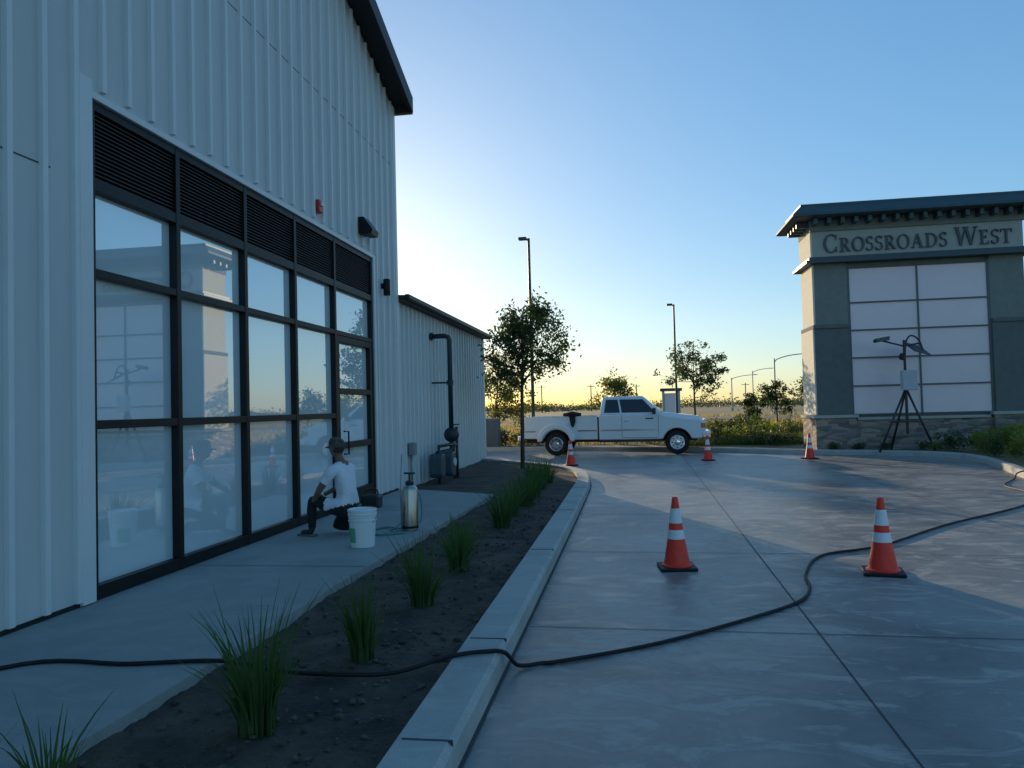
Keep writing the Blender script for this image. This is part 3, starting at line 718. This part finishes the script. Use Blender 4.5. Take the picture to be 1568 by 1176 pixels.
lathe("dome_camera",[(.02,2.62),(.08,2.65),(.09,2.74),(.03,2.82)],M['plasticblk'],E,14,(-.10,-.05,0))

# ------------------------------------------------------------------ pickup truck
T=empty("pickup_truck",(-2.45,25.15,0),rad(-3.5))
def arcpts(cx,cz,r,a0,a1,n=12):
    return [(cx+r*math.cos(rad(a0+(a1-a0)*i/n)),cz+r*math.sin(rad(a0+(a1-a0)*i/n))) for i in range(n+1)]
YC=.95;HW=.96;WZ=.39
WBs=3.95
bed=[(-1.12,.58),(-.46,.56)]+arcpts(0,WZ,.47,158,22)+[(.46,.52),(1.38,.52),(1.38,1.29),(-1.14,1.29)]
for s,nm in ((-1,"bed_side_near"),(1,"bed_side_far")):
    y0=YC+s*HW;prism(nm,bed,'y',min(y0,y0-s*.09),max(y0,y0-s*.09),M['carpaint'],T,bevel=.025)
boxes("bed_floor",[(-1.05,1.36,YC-HW+.1,YC+HW-.1,.74,.80)],M['plasticblk'],T)
boxes("bed_ends",[(-1.14,-1.06,YC-HW+.1,YC+HW-.1,.6,1.28),(1.30,1.37,YC-HW+.1,YC+HW-.1,.6,1.28)],M['carpaint'],T,bevel=.015)
boxes("bed_rail_cap",[(-1.12,1.37,YC-HW-.005,YC-HW+.1,1.285,1.31),(-1.12,1.37,YC+HW-.1,YC+HW+.005,1.285,1.31)],M['carpaint'],T,bevel=.01)
fl=arcpts(0,WZ,.49,170,10,14)+[(.62,.47),(.66,.62)]+arcpts(0,WZ+.03,.68,35,145,10)+[(-.66,.62),(-.62,.47)]
for s,nm in ((-1,"rear_fender_near"),(1,"rear_fender_far")):
    y0=YC+s*(HW-.01);y1=YC+s*(HW+.17);prism(nm,fl,'y',min(y0,y1),max(y0,y1),M['carpaint'],T,bevel=.05)
low=[(1.42,.50),(3.42,.50)]+arcpts(WBs,WZ,.46,165,15)+[(4.5,.50),(4.82,.52),(4.86,.78),(4.84,1.02),(4.72,1.12),(4.2,1.17),(3.62,1.25),(3.45,1.33),(1.42,1.33)]
prism("cab_body",low,'y',YC-HW,YC+HW,M['carpaint'],T,bevel=.04)
hv=[(3.45,-.74,1.18),(4.80,-.62,1.0),(4.80,.62,1.0),(3.45,.74,1.18),(3.45,-.68,1.38),(4.70,-.5,1.22),(4.70,.5,1.22),(3.45,.68,1.38)]
mesh("hood",[(a,b+YC,c) for a,b,c in hv],BF,M['carpaint'],T,bevel=.05,seg=3)
box("front_grille",(4.80,4.90,YC-.48,YC+.48,.76,1.12),M['chrome'],T,bevel=.03)
boxes("headlamp",[(4.76,4.87,YC-.90,YC-.55,.86,1.05),(4.76,4.87,YC+.55,YC+.90,.86,1.05)],M['band'],T,bevel=.03)
boxes("turn_signal",[(4.70,4.86,YC-.965,YC-.9,.84,1.0)],M['amber'],T,bevel=.01)
boxes("front_bumper",[(4.72,5.02,YC-.97,YC+.97,.50,.74)],M['chrome'],T,bevel=.05)
boxes("rear_bumper",[(-1.34,-1.16,YC-.92,YC+.92,.50,.68)],M['chrome'],T,bevel=.03)
boxes("tail_lamp",[(-1.155,-1.09,YC-.968,YC-.86,.85,1.15)],M['red'],T,bevel=.01)
gb=[(1.45,-.93,1.32),(3.56,-.93,1.30),(3.56,.93,1.30),(1.45,.93,1.32),(1.55,-.74,1.92),(2.86,-.74,1.93),(2.86,.74,1.93),(1.55,.74,1.92)]
gb=[Vector((a,b+YC,c)) for a,b,c in gb]
mesh("cab_roof",gb,BF,M['carpaint'],T,bevel=.06,seg=3)
def bil(a,b,c,d,u,v): return a.lerp(b,u).lerp(d.lerp(c,u),v)
def pane(nm,a,b,c,d,uv,off,m):
    pts=[bil(a,b,c,d,u,v) for u,v in uv]
    n=(b-a).cross(d-a).normalized()*off
    mesh(nm,[p+n for p in pts],[tuple(range(len(pts)))],m,T)
A0,A1,A2,A3,A4,A5,A6,A7=gb
pane("door_window",A0,A1,A5,A4,[(.36,.12),(.90,.12),(.92,.82),(.40,.84)],.004,M['carglass'])
pane("quarter_window",A0,A1,A5,A4,[(.07,.12),(.33,.12),(.36,.84),(.09,.84)],.004,M['carglass'])
pane("door_window_far",A2,A3,A7,A6,[(.12,.12),(.64,.12),(.62,.84),(.10,.84)],.004,M['carglass'])
pane("quarter_window_far",A2,A3,A7,A6,[(.67,.12),(.93,.12),(.92,.84),(.66,.84)],.004,M['carglass'])
pane("windshield",A1,A2,A6,A5,[(.05,.06),(.95,.06),(.94,.90),(.06,.90)],.004,M['carglass'])
pane("rear_window",A3,A0,A4,A7,[(.12,.2),(.88,.2),(.86,.85),(.14,.85)],.004,M['carglass'])
YN=YC-HW
boxes("door_seam",[(2.18,2.19,YN-.003,YN,.56,1.31),(3.36,3.37,YN-.003,YN,.60,1.30),(2.19,3.36,YN-.003,YN,.56,.57),(1.385,1.415,YN+.02,YN+.3,.55,1.28)],M['gap'],T)
boxes("side_moulding",[(1.46,3.34,YN-.014,YN,.80,.84),(-1.1,-.72,YN-.014,YN,.80,.84),(.72,1.36,YN-.014,YN,.80,.84)],M['chrome'],T)
boxes("door_handle",[(2.26,2.40,YN-.03,YN,1.10,1.14)],M['chrome'],T,bevel=.008)
boxes("rocker_panel",[(1.42,3.40,YN+.02,YN+.1,.42,.50),(1.42,3.40,YC+HW-.1,YC+HW-.02,.42,.50)],M['plasticblk'],T)
box("side_mirror",(3.18,3.30,YN-.26,YN-.05,1.32,1.52),M['plasticblk'],T,bevel=.03)
tube("mirror_arm",[(3.2,YN+.03,1.33),(3.24,YN-.1,1.38)],.015,M['plasticblk'],T)
box("cab_badge",(2.95,3.2,YN-.006,YN,1.16,1.20),M['plasticblk'],T)
boxes("chassis",[(-1.1,4.6,YC-.55,YC+.55,.42,.6),(-.15,.15,YC-.8,YC+.8,.32,.48)],M['plasticblk'],T)
boxes("wheel_well",[(-.5,.5,YC-HW+.28,YC+HW-.28,.5,1.0),(3.5,4.4,YC-HW+.3,YC+HW-.3,.5,1.0)],M['gap'],T)
def wheel(nm,x,y,s,dual=False):
    W_=empty(nm,(x,y,WZ));W_.parent=T
    w=.24
    prof=[(.22,-w/2*1.0),(.30,-w/2),(.365,-w/2+.01),(.385,-w/2+.04),(.39,0),(.385,w/2-.04),(.365,w/2-.01),(.30,w/2),(.22,w/2)]
    lathe("tyre",prof,M['black'],W_,36,(0,0,0),'y')
    f=-1*s
    rp=[(.235,f*(w/2+.002)),(.225,f*(w/2+.012)),(.2,f*(w/2-.01)),(.13,f*(w/2-.05 if dual else w/2-.02)),(.10,f*(w/2-.05 if dual else w/2-.0)),(.085,f*(w/2+.03)),(.05,f*(w/2+.04)),(.01,f*(w/2+.04))]
    lathe("rim",rp,M['chrome'],W_,28,(0,0,0),'y')
    for k in range(8):
        a=k*math.pi/4
        lathe("hand_hole_%d"%k,[(.022,f*(w/2+.001)),(.022,f*(w/2+.004))],M['gap'],W_,10,(.165*math.cos(a),0,.165*math.sin(a)),'y')
wheel("rear_wheel_near",0,YC-HW+.0,1,True);wheel("rear_wheel_far",0,YC+HW-.0,-1,True)
wheel("front_wheel_near",WBs,YC-HW+.13,1);wheel("front_wheel_far",WBs,YC+HW-.13,-1)
tube("draped_jacket",[(.25,YN+.02,1.36),(.55,YN-.02,1.38),(.85,YN+.02,1.36)],[.05,.09,.05],M['pants'],T,8)
mesh("jacket_hang",[(.45,YN-.02,1.36),(.66,YN-.02,1.36),(.66,YN-.06,1.12),(.58,YN-.06,.92),(.50,YN-.06,1.0),(.47,YN-.05,1.15)],[(0,1,2,3,4,5)],M['pants'],T)

# ------------------------------------------------------------------ person
P=empty("kneeling_man",(-3.42,8.72,.15))
Fd=Vector((-.93,.36,0)).normalized();Ld=Vector((0,0,1)).cross(Fd)
def pw(f,l,z): return Fd*f+Ld*l+Vector((0,0,z))
J=[(0,0,.36,.125),(.015,0,.50,.118),(.05,0,.70,.125),(.085,0,.87,.075),(.11,0,.94,.05),(.125,0,1.0,.05),
 (.06,.09,.81,.08),(.07,.185,.80,.062),(.20,.255,.575,.043),(.36,.20,.41,.028),(.415,.175,.37,.03),
 (.06,-.09,.81,.08),(.08,-.185,.80,.062),(.28,-.25,.60,.043),(.47,-.18,.49,.028),(.53,-.15,.46,.03),
 (.02,.10,.33,.105),(.40,.18,.45,.066),(.40,.18,.11,.042),(.42,.18,.05,.045),(.57,.20,.035,.035),
 (.02,-.10,.33,.105),(.33,-.16,.075,.066),(-.06,-.13,.12,.045),(-.12,-.13,.06,.04),(-.04,-.13,.03,.035)]
ED=[(0,1),(1,2),(2,3),(3,4),(4,5),(2,6),(6,7),(7,8),(8,9),(9,10),(2,11),(11,12),(12,13),(13,14),(14,15),(0,16),(16,17),(17,18),(18,19),(19,20),(0,21),(21,22),(22,23),(23,24),(24,25)]
LAB={(0,1):'shirt',(1,2):'shirt',(2,3):'shirt',(3,4):'skin',(4,5):'skin',(2,6):'shirt',(6,7):'shirt',(7,8):'sl',(8,9):'skin',(9,10):'skin',(2,11):'shirt',(11,12):'shirt',(12,13):'sl',(13,14):'skin',(14,15):'skin',
 (0,16):'pants',(16,17):'pants',(17,18):'pants',(18,19):'shoe',(19,20):'shoe',(0,21):'pants',(21,22):'pants',(22,23):'pants',(23,24):'shoe',(24,25):'shoe'}
def skinmesh(name,J,ED,sub=2):
    me=bpy.data.meshes.new(name+"_s");me.from_pydata([tuple(pw(*j[:3])) for j in J],ED,[]);o=bpy.data.objects.new(name+"_s",me);COL.objects.link(o)
    sk=o.modifiers.new("sk","SKIN");sk.use_smooth_shade=True
    for i,j in enumerate(J):
        d=me.skin_vertices[0].data[i];r=j[3];d.radius=(r,r);d.use_root=(i==0)
    sb=o.modifiers.new("sb","SUBSURF");sb.levels=sub;sb.render_levels=sub
    dg=bpy.context.evaluated_depsgraph_get();dg.update()
    nm=bpy.data.meshes.new_from_object(o.evaluated_get(dg))
    bpy.data.objects.remove(o)
    return nm
bm_=skinmesh("body",J,ED,3)
mats=['skin','shirt','pants','shoe']
bm_.materials.clear()
for k in mats: bm_.materials.append(M[k])
PJ=[pw(*j[:3]) for j in J]
nrm=[v.normal.copy() for v in bm_.vertices]
vl={}
for p in bm_.polygons:
    c=p.center;best=1e9;lab='skin'
    for e in ED:
        a,b=PJ[e[0]],PJ[e[1]];ab=b-a;t=max(0,min(1,(c-a).dot(ab)/ab.length_squared));rr_=J[e[0]][3]*(1-t)+J[e[1]][3]*t
        d=(c-(a+ab*t)).length/rr_
        if d<best:
            best=d;lab=LAB[e]
            if lab=='sl': lab='shirt' if t<.62 else 'skin'
            if e==(2,3) and t>.85: lab='skin'
    if abs(c.dot(Fd))<.17 and lab in('shirt','pants') and c.z<.52: lab='shirt' if c.z>.37-.25*c.dot(Fd) else 'pants'
    p.material_index=mats.index(lab);p.use_smooth=True
    if lab in('shirt','pants'):
        for v in p.vertices: vl[v]=.014 if lab=='shirt' else .006
for i,v in enumerate(bm_.vertices):
    if i in vl: v.co+=nrm[i]*vl[i]*(1+.9*noise.noise(v.co*9))
bo=bpy.data.objects.new("body",bm_);COL.objects.link(bo);bo.parent=P
for side,(wf,wl,wz),(df,dl,dz) in ((1,(.415,.175,.37),(.72,-.3,-.62)),(-1,(.53,-.15,.46),(.85,.3,-.42))):
    d=Vector((df,dl,dz)).normalized();lat=Vector((.25,1,.1)).normalized();lat=(lat-d*lat.dot(d)).normalized();cu_=d.cross(lat)
    if cu_.z>0: cu_=-cu_
    Jh=[(wf,wl,wz,.022)];Eh=[]
    base=Vector((wf,wl,wz))
    for k,(off,ln) in enumerate([(-.030,.062),(-.010,.072),(.010,.068),(.029,.052)]):
        p0=base+d*.045+lat*off;p1=p0+d*ln*.5+cu_*.006;p2=p1+d*ln*.35+cu_*.02;p3=p2+d*ln*.15+cu_*.026
        i=len(Jh);Jh+= [(*p0,.0105),(*p1,.0095),(*p2,.009),(*p3,.0075)];Eh+=[(0,i),(i,i+1),(i+1,i+2),(i+2,i+3)]
    p0=base+lat*(-.028*side)+d*.01;p1=p0+lat*(-.02*side)+d*.03+cu_*.012;p2=p1+d*.028+cu_*.01
    i=len(Jh);Jh+=[(*p0,.013),(*p1,.0105),(*p2,.009)];Eh+=[(0,i),(i,i+1),(i+1,i+2)]
    hm=skinmesh("hand",Jh,Eh,1);hm.materials.clear();hm.materials.append(M['skin'])
    for p in hm.polygons: p.use_smooth=True
    ho=bpy.data.objects.new("hand_left" if side==1 else "hand_right",hm);COL.objects.link(ho);ho.parent=P
hc=pw(.15,0,1.06)
def headpt(f,l,z): return hc+Fd*f+Ld*l+Vector((0,0,z))
bmh=bmesh.new();bmesh.ops.create_uvsphere(bmh,u_segments=28,v_segments=20,radius=1)
for v in bmh.verts:
    x,y,z=v.co
    f=x*.098;l=y*.076;zz=z*.118
    if z<0 and x>0: l*=1-.25*(-z)
    if z<-.2 and x<0: f*=1-.35*(-z-.2)
    f+=.024*math.exp(-((y/.16)**2+((z+.12)/.17)**2)) if x>0 else 0
    f+=.008*math.exp(-((y/.3)**2+((z+.62)/.15)**2)) if x>0 else 0
    f-=.008*math.exp(-(((abs(y)-.38)/.16)**2+((z-.06)/.12)**2)) if x>0 else 0
    f-=.005*math.exp(-((y/.3)**2+((z+.40)/.05)**2)) if x>0 else 0
    v.co=headpt(f,l,zz)
me=bpy.data.meshes.new("head");bmh.to_mesh(me);bmh.free();me.materials.append(M['skin']);me.materials.append(M['hair'])
for p in me.polygons:
    p.use_smooth=True;c=p.center-hc;ff=c.dot(Fd)
    if (ff<-.01 and c.z>-.05) or (ff<.03 and c.z>.02): p.material_index=1
ho=bpy.data.objects.new("head",me);COL.objects.link(ho);ho.parent=P
for s in (1,-1):
    bmh=bmesh.new();bmesh.ops.create_uvsphere(bmh,u_segments=12,v_segments=8,radius=1)
    for v in bmh.verts: v.co=headpt(-.005+v.co.x*.018,s*.077+v.co.y*.008,-.005+v.co.z*.03)
    me=bpy.data.meshes.new("ear");bmh.to_mesh(me);bmh.free();me.materials.append(M['skin'])
    o=bpy.data.objects.new("ear_left" if s==1 else "ear_right",me);COL.objects.link(o);o.parent=P
    bmh=bmesh.new();bmesh.ops.create_uvsphere(bmh,u_segments=8,v_segments=6,radius=.009)
    for v in bmh.verts: v.co=headpt(.078+v.co.x,s*.03+v.co.y,.008+v.co.z*.7)
    me=bpy.data.meshes.new("eye");bmh.to_mesh(me);bmh.free();me.materials.append(M['hair'])
    o=bpy.data.objects.new("eye_left" if s==1 else "eye_right",me);COL.objects.link(o);o.parent=P
vs=[];fs=[];n=28
rings=[(1.06,.020),(1.08,.045),(1.04,.075),(.9,.105),(.6,.122),(.2,.128)]
for (k,z) in rings:
    for i in range(n):
        a=2*math.pi*i/n;vs.append(headpt(-.004+.101*k*math.cos(a),.080*k*math.sin(a),z+ .012*math.cos(a)))
for j in range(len(rings)-1):
    for i in range(n): a=j*n+i;b=j*n+(i+1)%n;fs.append((a,b,b+n,a+n))
fs.append(tuple(range((len(rings)-1)*n,len(rings)*n)))
mesh("baseball_cap",vs,fs,M['cap'],P,smooth=True)
vs=[];fs=[];m_=11
for j in range(2):
    for i in range(m_):
        a=rad(-62+124*i/(m_-1));rr_=.104 if j==0 else .104+.075*math.cos(a*1.3)
        vs.append(headpt(rr_*math.cos(a),.083*math.sin(a)*(1 if j==0 else 1.02),.032-.018*j-.012*abs(math.sin(a))))
vs+= [v-Vector((0,0,.005)) for v in vs]
for i in range(m_-1):
    fs.append((i,i+1,i+1+m_,i+m_));k=2*m_;fs.append((k+i,k+i+m_,k+i+1+m_,k+i+1));fs.append((i+m_,i+1+m_,k+i+1+m_,k+i+m_))
mesh("cap_brim",vs,fs,M['cap'],P)
for (f0,l0,ln) in ((.38,.17,.24),):
    a=[pw(f0-.03,l0-.04,0.002),pw(f0+ln,l0-.03,0.002),pw(f0+ln,l0+.06,0.002),pw(f0-.03,l0+.045,0.002)]
    mesh("shoe_sole",a+[v+Vector((0,0,.022)) for v in a],BF,M['sole'],P,bevel=.01)

# ------------------------------------------------------------------ light, sky, camera
AZ=-23.4;EL=9.5
w=bpy.data.worlds.new("World");scn.world=w;w.use_nodes=True
nt=w.node_tree;sk=nt.nodes.new("ShaderNodeTexSky");sk.sky_type='NISHITA';sk.sun_disc=False
sk.sun_elevation=rad(EL);sk.sun_rotation=rad(AZ);sk.air_density=1.0;sk.dust_density=.5;sk.ozone_density=3.0;sk.altitude=0
gm=nt.nodes.new("ShaderNodeGamma");gm.inputs["Gamma"].default_value=.54
hs=nt.nodes.new("ShaderNodeHueSaturation");hs.inputs["Saturation"].default_value=1.5;hs.inputs["Value"].default_value=2.3
tn=nt.nodes.new("ShaderNodeMix");tn.data_type='RGBA';tn.blend_type='MULTIPLY';tn.inputs["Factor"].default_value=1;tn.inputs["B"].default_value=(.87,.98,1.08,1)
bg=nt.nodes["Background"];bg.inputs["Strength"].default_value=.15
nt.links.new(sk.outputs[0],gm.inputs[0]);nt.links.new(gm.outputs[0],hs.inputs["Color"]);nt.links.new(hs.outputs[0],tn.inputs["A"]);nt.links.new(tn.outputs["Result"],bg.inputs[0])
sd=Vector((math.sin(rad(AZ))*math.cos(rad(EL)),math.cos(rad(AZ))*math.cos(rad(EL)),math.sin(rad(EL))))
L=bpy.data.lights.new("sun","SUN");L.energy=5;L.angle=rad(.5);L.color=(1,.78,.50)
lo=bpy.data.objects.new("sun",L);COL.objects.link(lo);lo.rotation_euler=sd.to_track_quat('Z','Y').to_euler();lo.location=(0,0,30)
psi=rad(8.85);th=rad(1.8);ro=rad(1.5)
fw=Vector((-math.sin(psi)*math.cos(th),math.cos(psi)*math.cos(th),math.sin(th)))
r0=Vector((math.cos(psi),math.sin(psi),0));u0=r0.cross(fw)
cu=u0*math.cos(ro)+r0*math.sin(ro);cr=r0*math.cos(ro)-u0*math.sin(ro)
cam=bpy.data.cameras.new("camera");co=bpy.data.objects.new("camera",cam);COL.objects.link(co)
co.matrix_world=Matrix(((cr.x,cu.x,-fw.x,0),(cr.y,cu.y,-fw.y,0),(cr.z,cu.z,-fw.z,1.65),(0,0,0,1)))
cam.sensor_width=36;cam.lens=36*1150/1568;cam.clip_end=4000;cam.clip_start=.05
scn.camera=co
scn.view_settings.view_transform='Standard';scn.view_settings.look='None';scn.view_settings.exposure=0
